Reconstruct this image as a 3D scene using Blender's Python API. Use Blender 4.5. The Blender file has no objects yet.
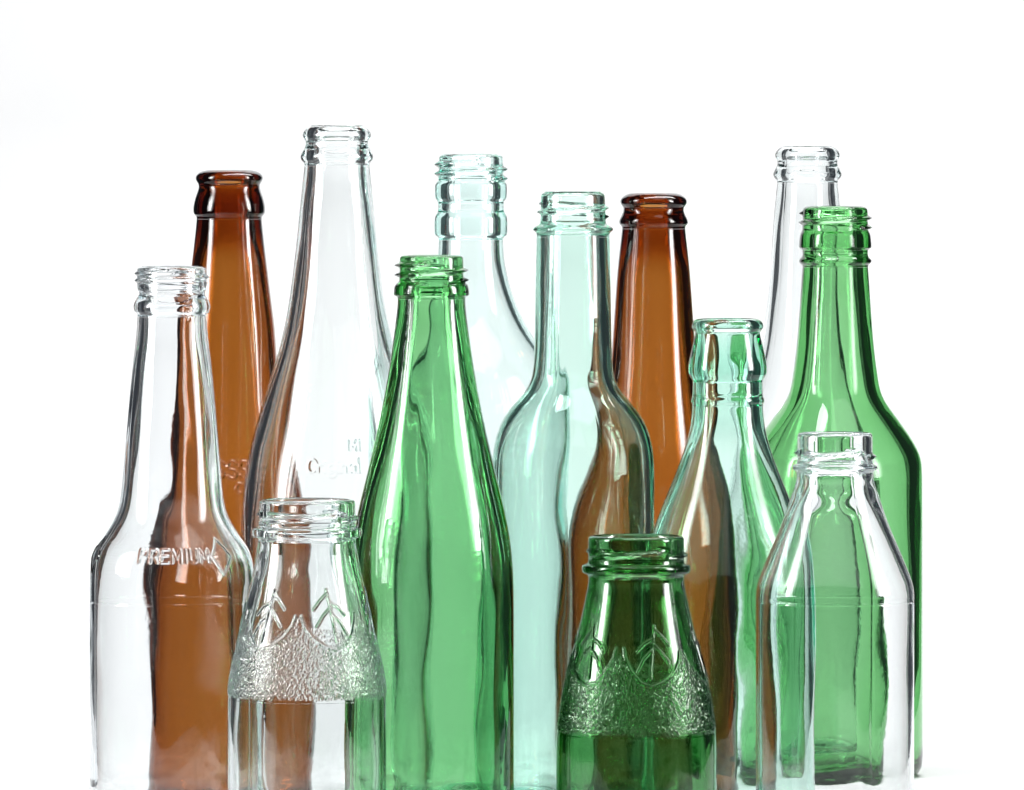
import bpy, math
import numpy as np

rng = np.random.RandomState(7)
scene = bpy.context.scene
col = scene.collection

# ------------------------------------------------------------------ camera
D = 3.0            # camera to front row (m)
H = 0.262          # camera height above the table (m)
F = 7950.0         # focal length in pixels (long product lens)
HOR = 150.0        # horizon row of the photograph
cam_d = bpy.data.cameras.new('camera')
cam = bpy.data.objects.new('camera', cam_d)
col.objects.link(cam)
cam.location = (0, -D, H)
cam.rotation_euler = (math.pi / 2, 0, 0)
cam_d.sensor_width = 36.0
cam_d.lens = F / 1024 * 36
cam_d.shift_y = -(395 - HOR) / 1024
cam_d.clip_start = 0.05
cam_d.clip_end = 50
scene.camera = cam

# ------------------------------------------------------------------ noise
_P = np.random.RandomState(3).permutation(256)
_P = np.concatenate([_P, _P])
_G = np.random.RandomState(5).normal(size=(256, 3))
_G /= np.linalg.norm(_G, axis=1)[:, None]


def perlin(x, y, z):
    xi, yi, zi = np.floor(x).astype(int), np.floor(y).astype(int), np.floor(z).astype(int)
    xf, yf, zf = x - xi, y - yi, z - zi
    f = lambda t: t * t * t * (t * (t * 6 - 15) + 10)
    u, v, w = f(xf), f(yf), f(zf)
    out = 0
    for dx in (0, 1):
        for dy in (0, 1):
            for dz in (0, 1):
                g = _G[_P[_P[_P[(xi + dx) & 255] + ((yi + dy) & 255)] + ((zi + dz) & 255)]]
                d = g[..., 0] * (xf - dx) + g[..., 1] * (yf - dy) + g[..., 2] * (zf - dz)
                out = out + d * (u if dx else 1 - u) * (v if dy else 1 - v) * (w if dz else 1 - w)
    return out


# ------------------------------------------------------------------ materials
def glass(name, sigma, ior=1.52, bump=0.005, scale=420.0):
    """clear glass whose colour comes from absorption per metre (r, g, b)"""
    m = bpy.data.materials.new(name)
    m.use_nodes = True
    nt = m.node_tree
    nt.nodes.clear()
    out = nt.nodes.new('ShaderNodeOutputMaterial')
    g = nt.nodes.new('ShaderNodeBsdfGlass')
    g.inputs['Color'].default_value = (1, 1, 1, 1)
    g.inputs['Roughness'].default_value = 0.0
    g.inputs['IOR'].default_value = ior
    if bump:
        tc = nt.nodes.new('ShaderNodeTexCoord')
        nz = nt.nodes.new('ShaderNodeTexNoise')
        nz.inputs['Scale'].default_value = scale
        nz.inputs['Detail'].default_value = 2
        b = nt.nodes.new('ShaderNodeBump')
        b.inputs['Strength'].default_value = bump
        b.inputs['Distance'].default_value = 0.001
        nt.links.new(tc.outputs['Object'], nz.inputs['Vector'])
        nt.links.new(nz.outputs['Fac'], b.inputs['Height'])
        nt.links.new(b.outputs['Normal'], g.inputs['Normal'])
    nt.links.new(g.outputs[0], out.inputs['Surface'])
    a = nt.nodes.new('ShaderNodeVolumeAbsorption')
    mx = max(sigma) * 1.05
    a.inputs['Density'].default_value = mx
    a.inputs['Color'].default_value = tuple(1 - s / mx for s in sigma) + (1,)
    nt.links.new(a.outputs[0], out.inputs['Volume'])
    m.cycles.homogeneous_volume = True
    return m


CLEAR = glass('clear_glass', (11, 6, 6))
CLEAR_COLD = glass('cool_clear_glass', (11, 6, 4))
BROWN = glass('brown_glass', (182, 380, 720))
GREEN = glass('green_glass', (158, 54, 146))
GREEN_B = glass('bright_green_glass', (155, 52, 148))
DARK_GREEN = glass('deep_green_glass', (340, 165, 345))
AQUA = glass('aqua_glass', (52, 11, 25))
AQUA_PALE = glass('pale_aqua_glass', (28, 5, 9))
AQUA_GREEN = glass('sea_green_glass', (80, 17, 38))

# ------------------------------------------------------------------ lathe tools


def chaikin(p, n=2):
    p = np.asarray(p, float)
    for _ in range(n):
        a, b = p[:-1], p[1:]
        q = np.empty((2 * len(a), 2))
        q[0::2] = a * .75 + b * .25
        q[1::2] = a * .25 + b * .75
        p = np.vstack([p[:1], q, p[-1:]])
    return p


def resample(p, step):
    """p: (z, r) polyline in m; step(z) gives the row spacing in m"""
    d = np.hypot(*np.diff(p, axis=0).T)
    s = np.concatenate([[0], np.cumsum(d)])
    fine = np.linspace(0, s[-1], max(2, int(s[-1] / 0.00005)))
    z = np.interp(fine, s, p[:, 0])
    dens = 1.0 / step(z)
    cum = np.concatenate([[0], np.cumsum((dens[1:] + dens[:-1]) / 2 * np.diff(fine))])
    n = max(2, int(math.ceil(cum[-1])))
    t = np.interp(np.linspace(0, cum[-1], n + 1), cum, fine)
    return np.column_stack([np.interp(t, s, p[:, 0]), np.interp(t, s, p[:, 1])])


def lathe(name, prof, kind, nseg, outer_relief, inner_relief, mat, parent, closed):
    """prof (M,2) of (z, r); kind 1 = outer skin, 2 = inner skin, 0 = neither."""
    M = len(prof)
    phi = np.arange(nseg) * 2 * math.pi / nseg
    Z, PH = prof[:, 0][:, None] + 0 * phi, phi[None, :] + 0 * prof[:, 0][:, None]
    PH = (PH + math.pi) % (2 * math.pi) - math.pi
    R = prof[:, 1][:, None] + 0 * phi
    o, i = kind == 1, kind == 2
    if outer_relief is not None and o.any():
        R[o] += outer_relief(PH[o], Z[o], R[o])
    if inner_relief is not None and i.any():
        R[i] += inner_relief(PH[i], Z[i], R[i])
    co = np.stack([R * np.sin(PH), -R * np.cos(PH), Z], -1).reshape(-1, 3)
    rows = M if closed else M - 1
    ii, jj = np.meshgrid(np.arange(rows), np.arange(nseg), indexing='ij')
    i2, j2 = (ii + 1) % M, (jj + 1) % nseg
    q = np.stack([ii * nseg + jj, ii * nseg + j2, i2 * nseg + j2, i2 * nseg + jj], -1).reshape(-1, 4)
    loops = q.ravel()
    starts = np.arange(len(q)) * 4
    tot = np.full(len(q), 4)
    if not closed:                                   # close the two poles
        a = np.arange(nseg)[::-1]
        b = (M - 1) * nseg + np.arange(nseg)
        starts = np.concatenate([starts, [len(loops), len(loops) + nseg]])
        loops = np.concatenate([loops, a, b])
        tot = np.concatenate([tot, [nseg, nseg]])
    me = bpy.data.meshes.new(name)
    me.vertices.add(len(co))
    me.vertices.foreach_set('co', co.astype(np.float32).ravel())
    me.loops.add(len(loops))
    me.loops.foreach_set('vertex_index', loops.astype(np.int32))
    me.polygons.add(len(starts))
    me.polygons.foreach_set('loop_start', starts.astype(np.int32))
    me.update(calc_edges=True)
    me.validate()
    me.polygons.foreach_set('use_smooth', np.ones(len(me.polygons), bool))
    me.set_sharp_from_angle(angle=math.radians(70))
    me.materials.append(mat)
    ob = bpy.data.objects.new(name, me)
    col.objects.link(ob)
    ob.parent = parent
    return ob


def seg_dist(u, v, segs):
    d = np.full(np.shape(u), 1e9)
    for (x0, y0), (x1, y1) in segs:
        dx, dy = x1 - x0, y1 - y0
        L = dx * dx + dy * dy + 1e-18
        t = np.clip(((u - x0) * dx + (v - y0) * dy) / L, 0, 1)
        d = np.minimum(d, np.hypot(u - x0 - t * dx, v - y0 - t * dy))
    return d


def poly(*pts):
    return list(zip(pts[:-1], pts[1:]))


def arc(cx, cy, rx, ry, a0, a1, n=10):
    return poly(*[(cx + rx * math.cos(math.radians(a0 + (a1 - a0) * k / n)),
                   cy + ry * math.sin(math.radians(a0 + (a1 - a0) * k / n))) for k in range(n + 1)])


# stroke letters in a box 0.7 wide, 1 high, origin bottom left
GLYPH = {
    'P': poly((0, 0), (0, 1), (.4, 1)) + arc(.4, .74, .24, .26, 90, -90) + poly((.4, .48), (0, .48)),
    'R': poly((0, 0), (0, 1), (.4, 1)) + arc(.4, .74, .24, .26, 90, -90) + poly((.4, .48), (0, .48)) + poly((.32, .48), (.65, 0)),
    'E': poly((.6, 0), (0, 0), (0, 1), (.6, 1)) + poly((0, .52), (.5, .52)),
    'M': poly((0, 0), (0, 1), (.37, .3), (.74, 1), (.74, 0)),
    'I': poly((.1, 0), (.1, 1)),
    'U': poly((0, 1), (0, .3)) + arc(.31, .3, .31, .3, 180, 360) + poly((.62, .3), (.62, 1)),
    'S': arc(.32, .74, .3, .26, 20, 270) + arc(.32, .25, .31, .25, 90, -160),
    'O': arc(.33, .5, .33, .5, 0, 360, 18),
    'o': arc(.28, .3, .26, .3, 0, 360, 14),
    'r': poly((0, 0), (0, .6)) + arc(.24, .38, .24, .22, 180, 50),
    'i': poly((.05, 0), (.05, .6)) + poly((.05, .8), (.05, .84)),
    'g': arc(.28, .3, .26, .3, 0, 360, 14) + poly((.54, .6), (.54, -.15)) + arc(.29, -.15, .25, .2, 0, -150),
    'n': poly((0, 0), (0, .6)) + arc(.25, .35, .25, .25, 180, 0) + poly((.5, .35), (.5, 0)),
    'a': arc(.28, .3, .26, .3, 0, 360, 14) + poly((.54, .6), (.54, 0)),
    'l': poly((.08, 0), (.08, 1.05)),
}
WIDTH = {'I': .42, 'M': 1.0, 'i': .3, 'l': .36, 'r': .5, 'n': .72, 'a': .76, 'o': .76, 'g': .76}


def word(text, x0, z0, h, track=1.0, squeeze=1.0):
    s, x = [], x0
    for ch in text:
        s += [((x + a * h * squeeze, z0 + b * h), (x + c * h * squeeze, z0 + d * h)) for (a, b), (c, d) in GLYPH[ch]]
        x += WIDTH.get(ch, .88) * h * squeeze * track
    return s, x


def ridge(d, w, a):
    return a * np.clip(1 - (d / w) ** 2, 0, 1) ** 1.5


# ------------------------------------------------------------------ bottle maker


class Bottle:
    def __init__(self, name, label, cat, group, cx, depth, prof, split, mat, mouth_name,
                 base_r=None, wall=3.8, bore=None, nseg=360, wave=.22, seed=0, extra_split=None,
                 body_name='body', mid_name=None):
        self.k = F / (D + depth)                       # pixels per metre at that depth
        k = self.k
        self.zz = lambda py: H - (py - HOR) / k
        e = bpy.data.objects.new(name, None)
        col.objects.link(e)
        e.empty_display_size = .02
        e.location = ((cx - 512) / k, depth, 0)
        e['label'], e['category'] = label, cat
        if group:
            e['group'] = group
        self.e, self.cx = e, cx
        self.prof = [(max(self.zz(y), .0005), r / k) for y, r in prof]           # top to bottom
        self.split, self.mat, self.mouth_name = self.zz(split), mat, mouth_name
        self.wall, self.nseg, self.wave, self.seed = wall / 1000, nseg, wave / 1000, seed
        self.bore = bore / k if bore else None
        self.body_name, self.mid_name = body_name, mid_name
        self.extra = self.zz(extra_split) if extra_split else None
        self.threads, self.reliefs, self.dense = [], [], []

    def thread(self, y, rise_px, phi0, total, height, half, starts=1):
        """helical ridge: y (px) at angle phi0 (deg), rising rise_px per turn, for total deg"""
        for s in range(starts):
            self.threads.append((self.zz(y), rise_px / self.k, math.radians(phi0 + 360 * s / starts),
                                 math.radians(total), 1.02 * height / self.k, half / self.k))

    def f_thread(self, PH, Z, R):
        out = np.zeros_like(Z)
        for z0, rise, p0, tot, h, w in self.threads:
            for n in range(-1, 5):
                t = PH - p0 + 2 * math.pi * n
                ok = (t >= 0) & (t <= tot)
                fade = np.clip(np.minimum(t, tot - t) / math.radians(22), 0, 1)
                fade = fade * fade * (3 - 2 * fade)
                d = np.abs(Z - (z0 + rise * t / (2 * math.pi)))
                b = np.clip(1 - d / w, 0, 1)
                b = b * b * (3 - 2 * b)
                out = np.maximum(out, np.where(ok, h * fade * b, 0))
        return out

    def f_outer(self, PH, Z, R):
        out = self.f_thread(PH, Z, R)
        for f in self.reliefs:
            out = out + f(PH, Z, R)
        for q in (-1.25 + .12 * self.seed % .9, 1.9 + .12 * self.seed % .9):      # the two mould seams
            out = out + .00005 * np.exp(-((PH - q) * R / .0004) ** 2) * (Z > .012)
        x, y = np.sin(PH), np.cos(PH)
        out = out + .00004 * perlin(x * 1.3 + self.seed * 9, y * 1.3, Z * 40 + self.seed)
        return out

    def f_inner(self, PH, Z, R):
        x, y, s = np.sin(PH), np.cos(PH), self.seed * 7.3
        n = perlin(x * 1.7 + s, y * 1.7, Z * 21 + s) * 1.5 + .4 * perlin(x * 3.2 + s, y * 3.2 + 4, Z * 44 + s)
        top = np.clip((self.split - Z) / .03, .25, 1)
        return self.wave * n * top * np.clip(R / .012, .4, 1)

    def build(self):
        p = chaikin(self.prof, 2)
        zt = p[0, 0]
        R = max(r for _, r in self.prof)
        # outer skin, bottom to top
        o = p[::-1]
        Rb = o[0, 1]
        heel = chaikin([(.0032, .00002), (.0028, Rb * .5), (.0004, Rb - .008), (0, Rb - .0065), (0, Rb - .0045),
                        (.0012, Rb - .0016), (.0045, Rb - .0002), (.009, Rb)], 2)
        o = np.vstack([heel, o[o[:, 0] > .0095]])
        # inner skin from the outer one
        zg = np.linspace(0.006, zt, 1400)
        m = np.argsort(p[:, 0], kind='stable')
        ro = np.interp(zg, np.maximum.accumulate(p[m, 0]) + np.arange(len(m)) * 1e-9, p[m, 1])
        sm = lambda a, n: np.convolve(np.pad(a, n, mode='edge'), np.hanning(2 * n + 1) / np.hanning(2 * n + 1).sum(), 'valid')
        slope = np.gradient(sm(ro, 20), zg)
        ri = ro - self.wall * np.sqrt(1 + np.minimum(np.abs(slope), 1.5) ** 2)
        rn = ro[np.argmin(np.abs(zg - (self.split - .0015)))]
        bore = self.bore if self.bore else rn - self.wall * 1.05
        w = 1 / (1 + np.exp(-(zg - self.split + .008) / .0025))
        ri = ri * (1 - w) + bore * w
        ri = np.where(zg > self.split, bore, np.maximum(ri, .004))
        ri = sm(ri, 22)
        zf = .0042
        keep = zg > zf + .007
        inn = np.column_stack([zg[keep], ri[keep]])[::-1]             # top to bottom
        rb = inn[-1, 1]
        floor = chaikin([(zf + .007, rb), (zf + .0012, rb - .0006), (zf - .0003, rb - .006), (zf + .0025, rb * .45), (zf + .003, .00002)], 3)
        # lip: outer top point to bore with a rounded inner edge
        lip_o, gap = p[0], .00003
        inn = inn[inn[:, 0] < zt - .0012]
        lip = chaikin([tuple(lip_o), (zt, lip_o[1] - .0004), (zt, bore + .0012), (zt - .0003, bore + .0002), (zt - .0014, bore)], 2)[1:-1]

        def step(z):
            s = np.where(z > self.split - .002, .00033, .0016)
            s = np.where(np.abs(z - (self.split - .01)) < .01, np.minimum(s, .0008), s)
            for a, b, d in self.dense:
                s = np.where((z <= a) & (z >= b), np.minimum(s, d), s)
            return s
        istep = lambda z: np.where(z > self.split, .0006, .0013)
        cuts = [zt + 1, self.split] + ([self.extra] if self.extra else []) + [-1]
        names = [self.mouth_name] + ([self.mid_name] if self.extra else []) + [self.body_name]

        def clip(q, hi, lo):
            """the stretch of a monotone polyline between two heights, with exact ends"""
            z = q[:, 0]
            up = z[0] < z[-1]
            a, b = (lo, hi) if up else (hi, lo)
            zs, rs = (z, q[:, 1]) if up else (z[::-1], q[::-1, 1])
            zs = np.maximum.accumulate(zs)
            mid = q[(z < hi - 1e-5) & (z > lo + 1e-5)]
            out = mid
            if zs[0] < a < zs[-1]:
                out = np.vstack([[a, np.interp(a, zs, rs)], out])
            if zs[0] < b < zs[-1]:
                out = np.vstack([out, [b, np.interp(b, zs, rs)]])
            return out
        for n, nm in enumerate(names):
            hi, lo = cuts[n] - gap, cuts[n + 1] + gap
            parts, kinds = [], []
            if n < len(names) - 1:
                oo, ii = clip(o, hi, lo), clip(inn, hi, lo)
            else:
                oo, ii = clip(o, hi, -1), clip(inn, hi, -1)
                oo = np.vstack([o[o[:, 0] <= .0095], oo[oo[:, 0] > .0095]])
                ii = np.vstack([ii, floor[1:]])
            a, b = resample(oo, step), resample(ii, istep)
            parts = [a] + ([lip] if n == 0 else []) + [b]
            kinds = [np.full(len(a), 1)] + ([np.zeros(len(lip), int)] if n == 0 else []) + [np.full(len(b), 2)]
            P, K = np.vstack(parts), np.concatenate(kinds)
            if n == len(names) - 1:
                K[P[:, 0] < .02] = 0
            K[P[:, 1] < .006] = 0
            lathe(nm, P, K, self.nseg, self.f_outer, self.f_inner, self.mat, self.e, closed=n < len(names) - 1)
        return self


def groove(b, y, depth=.00007, w=.0004):
    z0 = b.zz(y)
    b.reliefs.append(lambda PH, Z, R: -depth * np.exp(-((Z - z0) / w) ** 2))
    b.dense.append((z0 + .0015, z0 - .0015, .0002))


# ------------------------------------------------------------------ the thirteen bottles
# profiles are (row, half width) pairs read off the photograph, top to bottom; Bottle turns them into metres at the
# bottle's own distance

# 1 clear beer bottle, front left
b = Bottle('beer_bottle', 'clear longneck with the word PREMIUM moulded round its shoulder, leftmost bottle', 'bottle', None,
           172, .040,
           [(266.2, 27), (266.6, 31), (268.2, 34.4), (270.5, 35), (290, 34.8), (292, 32.6), (295, 33), (299, 36), (304, 38.3),
            (308, 38.6), (312, 37.2), (314.6, 34.4), (317, 34.6), (335, 35.6), (372, 40.3), (428, 45.4), (478, 49.5), (503, 52),
            (518, 57), (533, 66), (546, 75.5), (556, 79.8), (568, 82), (585, 82.6), (620, 82.6), (860, 82.6)],
           317, CLEAR_COLD, 'threaded_mouth', wall=2.4, nseg=720, seed=1, wave=.3)
b.thread(284, 7, 90, 640, 2.6, 3.0)
zt = b.zz(558.5)
k = b.k
hh = 12.5 / k


def premium(PH, Z, R, zt=zt, hh=hh):
    u = PH * .0302
    segs = []
    for c in (0, -2.02, 2.02):
        x0 = (-.375 + c) * .0302
        s, x1 = word('PREMIUM', x0, zt, hh, track=1.06, squeeze=.95)
        segs += s
        xm = x1 + 8.5 / k
        segs += poly((xm - .0035, zt + .4 * hh), (xm + .0012, zt + .4 * hh + .0068), (xm + .0062, zt + .4 * hh),
                     (xm + .0014, zt + .4 * hh - .0068), (xm - .0035, zt + .4 * hh))
    d = seg_dist(u, Z, segs)
    return ridge(d, .00066, .00037) * ((PH > -1.5) & (PH < 1.35))


def zoned(f, hi, lo):
    def g(PH, Z, R):
        out = np.zeros_like(Z)
        m = (Z < hi) & (Z > lo)
        if m.any():
            out[m] = f(PH[m], Z[m], R[m])
        return out
    return g


b.reliefs.append(zoned(premium, zt + .012, zt - .007))
b.dense.append((zt + .012, zt - .007, .00022))
groove(b, 601)
b.build()

# 2 brown beer bottle, back left
b = Bottle('beer_bottle', 'amber brown longneck on the left, standing behind the PREMIUM bottle', 'bottle', 'brown beer bottles',
           229.2, .168,
           [(170.2, 19), (170.6, 25), (172.2, 29.5), (175, 32.8), (178, 33.8), (181, 33), (184, 31), (187, 30.3), (191, 31.4),
            (198, 34), (206, 35.8), (211, 36), (214, 35.4), (216.6, 32.8), (219, 32.6), (225, 33.1), (245, 35.2), (266, 37.8),
            (300, 42), (330, 46), (380, 49), (420, 52), (455, 58), (485, 65), (515, 75), (545, 83), (575, 87), (605, 88), (835, 88)],
           219, BROWN, 'crown_mouth', wall=2.9, bore=20.5, nseg=420, seed=2)
zb = b.zz(476)
kb = b.k


def brown_mark(PH, Z, R, zb=zb, kb=kb):
    u = PH * .022
    s, x = word('SSS', -11 / kb, zb, 17 / kb, track=1.0, squeeze=.75)
    s2, _ = word('O', 8 / kb, b.zz(490), 9 / kb)
    return ridge(seg_dist(u, Z, s + s2), .0008, .0007)


b.reliefs.append(zoned(brown_mark, zb + .009, zb - .008))
b.dense.append((zb + .009, zb - .008, .0003))
b.build()

# 3 tall clear bottle
b = Bottle('beer_bottle', 'tallest clear bottle with long sloping neck, left of the green centre bottle',
           'bottle', 'tall clear crown bottles', 336.9, .112,
           [(125.2, 20), (125.6, 25), (127.4, 29.5), (131, 33), (135, 34.6), (138, 33.6), (141, 31.4), (144.6, 31.2), (149, 33),
            (153, 35.4), (157, 36.7), (160.5, 35.6), (163, 32.8), (166, 32.6), (172, 33.2), (200, 36.2), (240, 40), (277, 44.2),
            (310, 49), (330, 53), (350, 58), (370, 64), (400, 73.5), (434, 83.5), (460, 90), (487, 94), (520, 96), (560, 96.3), (840, 96.3)],
           166, CLEAR, 'crown_mouth', wall=3.3, nseg=480, seed=3)
zo, zs_ = b.zz(469), b.zz(447)


def tall_mark(PH, Z, R):
    u = PH * .034
    s, _ = word('Original', -26 / b3k, zo, 13 / b3k, track=.9)
    s2, _ = word('MI', 15 / b3k, zs_, 10 / b3k)
    return ridge(seg_dist(u, Z, s + s2), .0006, .0003)


b3k = b.k
b.reliefs.append(zoned(tall_mark, zs_ + .006, zo - .005))
b.dense.append((zs_ + .006, zo - .005, .0003))
b.build()


# leaf bottles: relief of six leaves above a wormy textured band
def leafy(b, dy, phi0, R0):
    kk = b.k
    z = b.zz

    def f(PH, Z, R):
        per = math.radians(60)
        q = (PH - math.radians(phi0)) / per
        n = np.floor(q + .5)
        flip = np.where(n % 2 == 0, 1.0, -1.0)
        u = (q - n) * per * R0 * flip                 # metres from the leaf's axis
        v = Z
        P = lambda x, y: (x / kk, z(y + dy))
        veins = poly(P(-4, 587), P(0, 606), P(4, 638)) + poly(P(-3, 590), P(-12, 597), P(-20, 606)) + \
            poly(P(0, 604), P(-9, 612), P(-17, 623)) + poly(P(0, 600), P(9, 604), P(17, 612)) + poly(P(2, 612), P(10, 619), P(17, 632))
        edge = poly(P(-33, 613), P(-30, 622), P(-22, 633), P(-10, 642), P(3, 646.5), P(13, 643), P(23, 631), P(30, 618), P(32, 609))
        out = ridge(seg_dist(u, v, veins), .00075, .0005)
        out = np.maximum(out, ridge(seg_dist(u, v, edge), .0008, .00042))
        bx = np.array([-37, -33, -24, -10, 4, 13, 24, 33, 37]) / kk
        by = np.array([z(y + dy) for y in (600, 618, 631, 642, 648, 643, 628, 616, 612)])
        lim = np.interp(u, bx, by)
        lim = np.where(np.cos(PH) > -.1, np.minimum(lim, z(612 + dy)), z(632 + dy))
        rag = .0005 + .0016 * (perlin(R * np.sin(PH) * 420, R * np.cos(PH) * 420, Z * 0 + dy) + .3)
        mask = np.clip((lim - v) / .0012, 0, 1) * np.clip((v - b.extra - rag) / .0012, 0, 1)
        s = 1 / .00128
        X, Y = R * np.sin(PH) * s, R * np.cos(PH) * s
        wob = .6 * perlin(X * .6 + 9, Y * .6, Z * s * .6)
        nn = perlin(X + wob, Y + 17, Z * s + wob)
        return out * np.clip(np.cos(PH) * 4 + 1, 0, 1) + mask * .00027 * np.clip(1 - (nn / .24) ** 2, 0, 1)
    b.reliefs.append(f)
    b.dense.append((z(582 + dy), b.extra - .001, .00027))


# 4 clear leaf bottle
b = Bottle('juice_bottle', 'small clear wide-mouth bottle with moulded leaves above a pebbled band', 'bottle', 'leaf embossed bottles',
           307, 0.0,
           [(499.4, 42), (500, 46), (501.6, 48), (504, 48.3), (525.5, 48.3), (527, 50), (527.6, 54), (529, 55.2), (535, 55.2),
            (537, 54), (537.8, 50), (540, 48.9), (547, 49.6), (566, 52.8), (590, 58), (611, 62.8), (641, 69.6), (661, 74.5), (676, 77.6),
            (690, 79), (700, 79.3), (730, 79.3), (870, 79.3)],
           541, CLEAR, 'threaded_mouth', wall=2.8, bore=41, nseg=760, seed=4, extra_split=698.5, mid_name='leaf_shoulder', wave=.24)
b.thread(521, 24, -75, 118, 3.6, 3.0, starts=3)
leafy(b, 0, 24, .0262)
b.build()

# 8 dark green leaf bottle
b = Bottle('juice_bottle', 'small deep green wide-mouth bottle with moulded leaves above a pebbled band', 'bottle', 'leaf embossed bottles',
           636.3, 0.0,
           [(535.6, 42), (536.2, 46), (537.6, 47.7), (541, 47.9), (563, 47.9), (564, 49.5), (564.6, 53), (566, 54.3), (571, 54.3),
            (573, 53.2), (574, 49), (577, 47.7), (583, 47.8), (594, 50), (610, 53.2), (625, 56.6), (650, 63.6), (674, 70), (700, 75),
            (725, 78.6), (740, 80), (760, 80.3), (870, 80.3)],
           577, DARK_GREEN, 'threaded_mouth', wall=3.0, bore=40.5, nseg=760, seed=8, extra_split=733.5, mid_name='leaf_shoulder', wave=.24)
b.thread(558, 24, -80, 118, 3.6, 3.0, starts=3)
leafy(b, 36, -46, .0262)
b.build()

# 5 green bottle in the centre
b = Bottle('beer_bottle', 'mid green bottle with a threaded mouth and smooth sloping shoulders, front centre', 'bottle', None,
           431.5, .050,
           [(255, 24), (255.3, 28), (256.4, 31), (259, 32), (281, 32), (282.6, 34), (284.6, 36.4), (288, 37.4), (294, 38), (295.6, 37.4),
            (296.6, 34.4), (299, 33.8), (310, 34.4), (330, 37), (354, 40.2), (400, 48), (443, 57), (480, 66), (510, 73.4), (540, 79),
            (570, 81.8), (600, 82.5), (860, 82.5)],
           299, GREEN, 'threaded_mouth', wall=4.5, seed=5, wave=.36)
b.thread(280.5, 9.6, 60, 660, 5.2, 3.2)
b.build()

# 6 big aqua spirits bottle, back centre
b = Bottle('spirits_bottle', 'broad pale aqua bottle with rounded shoulders and ringed neck, behind the green centre bottle', 'bottle', None,
           471, .172,
           [(153.8, 23), (154.2, 28), (156, 31.4), (159, 32.3), (180, 32.4), (181.6, 34), (184, 35.8), (187, 36.2), (196, 36.2), (199, 35.4),
            (201.4, 33.4), (204, 33), (212, 33.2), (214, 34.6), (217, 36.2), (220, 36.6), (233, 36.6), (235.4, 36), (237.4, 32.8), (240, 32.3),
            (258, 33.2), (271, 35.5), (290, 40), (311, 48), (325, 55), (337, 62.5), (350, 72), (363, 81), (378, 89), (395, 94), (420, 96), (460, 96.4), (840, 96.4)],
           240, AQUA_PALE, 'threaded_mouth', wall=3.1, seed=6)
b.thread(179.5, 9.1, 40, 700, 4.4, 3.9)
b.build()

# 7 aqua wine bottle
b = Bottle('wine_bottle', 'aqua bottle with straight narrow neck and high round shoulders, right of the green centre bottle', 'bottle', None,
           573, .095,
           [(191.5, 24), (191.9, 28), (193.6, 31.2), (197, 32.3), (221, 32.4), (224.5, 33.6), (226.4, 37.6), (228.6, 40.2), (230.4, 40),
            (232, 37.6), (234, 36.4), (237, 36.4), (265, 37.2), (304, 38), (345, 38.6), (370, 39.8), (380, 42), (390, 47), (400, 55.5),
            (410, 64), (422, 71.5), (436, 77), (452, 80.3), (470, 81.3), (500, 81.5), (850, 81.5)],
           237, AQUA, 'threaded_mouth', wall=3.7, seed=7, wave=.36)
b.thread(217, 8.8, 70, 560, 3.8, 3.0)
b.build()

# 9 brown bottle, back right of centre
b = Bottle('beer_bottle', 'amber brown longneck on the right, behind the straight-necked aqua bottle', 'bottle', 'brown beer bottles',
           653.6, .172,
           [(193, 20), (193.4, 25), (195.6, 29.5), (198.6, 32.6), (201.7, 33.5), (204.6, 32.6), (207.4, 30.4), (210, 30), (214, 31.2),
            (218, 33.4), (221.5, 34.6), (224, 34.2), (226.2, 32), (228.6, 31.6), (234, 32.2), (270, 36.3), (300, 38.4), (330, 40.4), (362, 42.6),
            (400, 47), (430, 52.5), (450, 58), (470, 66), (490, 75), (508, 81.5), (530, 86), (555, 87), (600, 87), (840, 87)],
           228.8, BROWN, 'crown_mouth', wall=2.9, bore=20, seed=9)
b.build()

# 10 sea green crown bottle
b = Bottle('water_bottle', 'blue-green tinted bottle with a bulging barrel-shaped mouth, right of the deep green leaf bottle', 'bottle', None,
           727.5, .066,
           [(318.4, 26), (318.8, 30), (320.6, 33.4), (323, 35.4), (326, 36), (329, 35.2), (331.4, 32.8), (333.6, 32.4), (338, 33.4), (353, 37),
            (364, 39.2), (371, 39.5), (375, 38.6), (379, 35.8), (381.6, 34.8), (385, 35), (396, 35.2), (398, 36.2), (400, 37), (402, 36.6), (404, 35.5),
            (408, 35.4), (424, 36.8), (437, 39.6), (452, 44), (468, 50), (487, 57.5), (506, 65.4), (531, 74.5), (556, 81), (585, 85), (615, 86), (860, 86)],
           405.5, AQUA_GREEN, 'barrel_mouth', wall=2.5, bore=26, seed=10, wave=.26)
b.build()

# 11 tall clear bottle, back right
b = Bottle('beer_bottle', 'clear tall bottle mostly hidden behind the green bottle at the right', 'bottle', 'tall clear crown bottles',
           807.4, .412,
           [(146, 20), (146.4, 24), (148, 28), (151, 31.2), (154.6, 32.7), (157.6, 32), (160.6, 30.2), (164.6, 30), (168.4, 32), (172, 33.8),
            (175, 34.5), (178, 33.2), (180.4, 30.8), (183, 30.4), (190, 31), (220, 34), (256, 36.2), (295, 39.6), (335, 45), (370, 52), (410, 63),
            (450, 74), (490, 80.5), (520, 82), (800, 82)],
           183, CLEAR, 'crown_mouth', wall=3.3, seed=11)
b.build()

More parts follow.
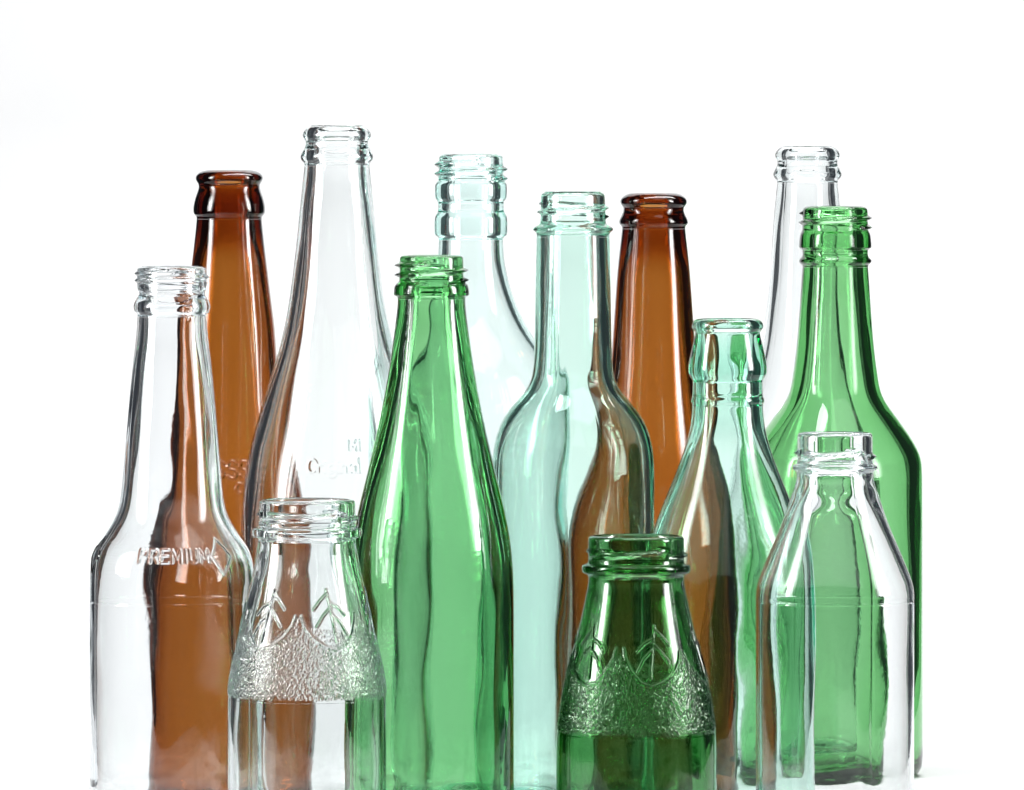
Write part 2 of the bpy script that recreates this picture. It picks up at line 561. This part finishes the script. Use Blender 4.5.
# 12 green spirits bottle, right
b = Bottle('spirits_bottle', 'bright green bottle with steep angled shoulders and straight sides, rightmost in the back', 'bottle', None,
           835.3, .330,
           [(206, 24), (206.4, 28), (208, 31.6), (211, 32.6), (230, 32.8), (232, 34), (235, 35.4), (246.6, 36.4), (248, 36), (249.4, 33.2), (252, 32.6),
            (256, 32.8), (258.4, 35), (260.6, 36.6), (263, 35.8), (265, 33.2), (267, 32.8), (280, 33.8), (320, 36.4), (350, 39), (368, 41.4), (386, 44),
            (396, 47), (406, 53), (420, 63.5), (436, 75), (448, 82), (458, 86), (470, 87.3), (490, 87.5), (800, 87.5)],
           267, GREEN_B, 'threaded_mouth', wall=4.5, seed=12, wave=.3)
b.thread(228.5, 9.4, 40, 600, 4.2, 3.1)
b.build()

# 13 clear small bottle, front right
b = Bottle('juice_bottle', 'small clear bottle with cone-shaped shoulders in front of the bright green bottle, at the right', 'bottle', None,
           835, .014,
           [(432.6, 33), (433, 35.6), (434.6, 37.2), (437, 37.6), (462.4, 37.6), (464, 39), (464.8, 41.6), (467, 43), (469, 42.4), (470.6, 40),
            (472.4, 38.4), (479, 38.3), (486, 40), (493.5, 43), (525, 53.6), (549, 64.2), (572, 73.6), (583, 77.4), (591, 78.9), (602, 79), (860, 79)],
           472.6, CLEAR_COLD, 'threaded_mouth', wall=2.1, bore=31.5, seed=13, wave=.17)
b.thread(459, 24, -70, 112, 3.6, 3.0, starts=3)
groove(b, 601)
b.build()

# ------------------------------------------------------------------ white sweep
W = 0.45
pts = [(-.26, 0.0), (.72, 0.0)]
for a in range(0, 91, 6):
    pts.append((.80 + .28 * math.sin(math.radians(a)), .28 - .28 * math.cos(math.radians(a))))
pts.append((1.08, 1.35))
vs = [(sx * W, y, z) for y, z in pts for sx in (-1, 1)]
fs = [(2 * i, 2 * i + 1, 2 * i + 3, 2 * i + 2) for i in range(len(pts) - 1)]
me = bpy.data.meshes.new('backdrop')
me.from_pydata(vs, [], fs)
for p_ in me.polygons:
    p_.use_smooth = True
bd = bpy.data.objects.new('backdrop', me)
col.objects.link(bd)
bd['kind'] = 'structure'
m = bpy.data.materials.new('white_paper')
m.use_nodes = True
nt = m.node_tree
pb = nt.nodes['Principled BSDF']
pb.inputs['Roughness'].default_value = .7
pb.inputs['Specular IOR Level'].default_value = .2
nz = nt.nodes.new('ShaderNodeTexNoise')
nz.inputs['Scale'].default_value = 40
rp = nt.nodes.new('ShaderNodeValToRGB')
rp.color_ramp.elements[0].color = (.84, .845, .85, 1)
rp.color_ramp.elements[1].color = (.87, .87, .87, 1)
nt.links.new(nz.outputs['Fac'], rp.inputs['Fac'])
nt.links.new(rp.outputs[0], pb.inputs['Base Color'])
me.materials.append(m)

# ------------------------------------------------------------------ studio lamps


def area(name, loc, aim, sx, sy, power, spread=180):
    l = bpy.data.lights.new(name, 'AREA')
    l.shape = 'RECTANGLE'
    l.size, l.size_y, l.energy, l.spread = sx, sy, power, math.radians(spread)
    if name == 'strip_softbox':                      # a softbox is brightest in the middle of its cloth
        l.use_nodes = True
        ln = l.node_tree
        em = ln.nodes['Emission']
        ge = ln.nodes.new('ShaderNodeNewGeometry')
        sp = ln.nodes.new('ShaderNodeSeparateXYZ')
        mr = ln.nodes.new('ShaderNodeFloatCurve')
        cv = mr.mapping.curves[0]
        cv.points[0].location = (0, .0)
        cv.points[1].location = (1, .0)
        for px, py in ((.2, .35), (.5, 1), (.8, .35)):
            cv.points.new(px, py)
        mr.mapping.update()
        mu = ln.nodes.new('ShaderNodeMath')
        mu.operation = 'MULTIPLY'
        mu.inputs[1].default_value = 1.6
        ln.links.new(ge.outputs['Parametric'], sp.inputs[0])
        ln.links.new(sp.outputs['X'], mr.inputs['Value'])
        ln.links.new(mr.outputs[0], mu.inputs[0])
        ln.links.new(mu.outputs[0], em.inputs['Strength'])
    o = bpy.data.objects.new(name, l)
    col.objects.link(o)
    o.location = loc
    d = np.array(aim, float) - np.array(loc, float)
    from mathutils import Vector
    o.rotation_euler = Vector(d).to_track_quat('-Z', 'Y').to_euler()
    return o


area('backdrop_lamp', (.24, .30, 1.32), (-.20, 1.08, .76), 1.4, .45, 29.5)
area('top_softbox', (.34, .05, 1.25), (.05, .1, 0), 1.3, .6, 4)
for s in (-1, 1):
    a_ = math.radians(72)
    area('strip_softbox', (s * .75 * math.sin(a_), .08 - .75 * math.cos(a_), .46), (0, .06, .30), .30, .66, 1.5, 60)

w = bpy.data.worlds.new('World')
scene.world = w
w.use_nodes = True
w.node_tree.nodes['Background'].inputs[0].default_value = (.76, .84, 1, 1)
w.node_tree.nodes['Background'].inputs[1].default_value = .045

# ------------------------------------------------------------------ render settings
scene.view_settings.view_transform = 'Standard'
scene.view_settings.look = 'None'
scene.view_settings.exposure = 0
scene.view_settings.gamma = 1
scene.render.engine = 'CYCLES'
c = scene.cycles
c.max_bounces = 40
c.transmission_bounces = 36
c.glossy_bounces = 10
c.diffuse_bounces = 3
c.transparent_max_bounces = 16
c.volume_bounces = 0
c.caustics_reflective = True
c.caustics_refractive = True
c.blur_glossy = .3
c.sample_clamp_indirect = 12
c.use_denoising = True
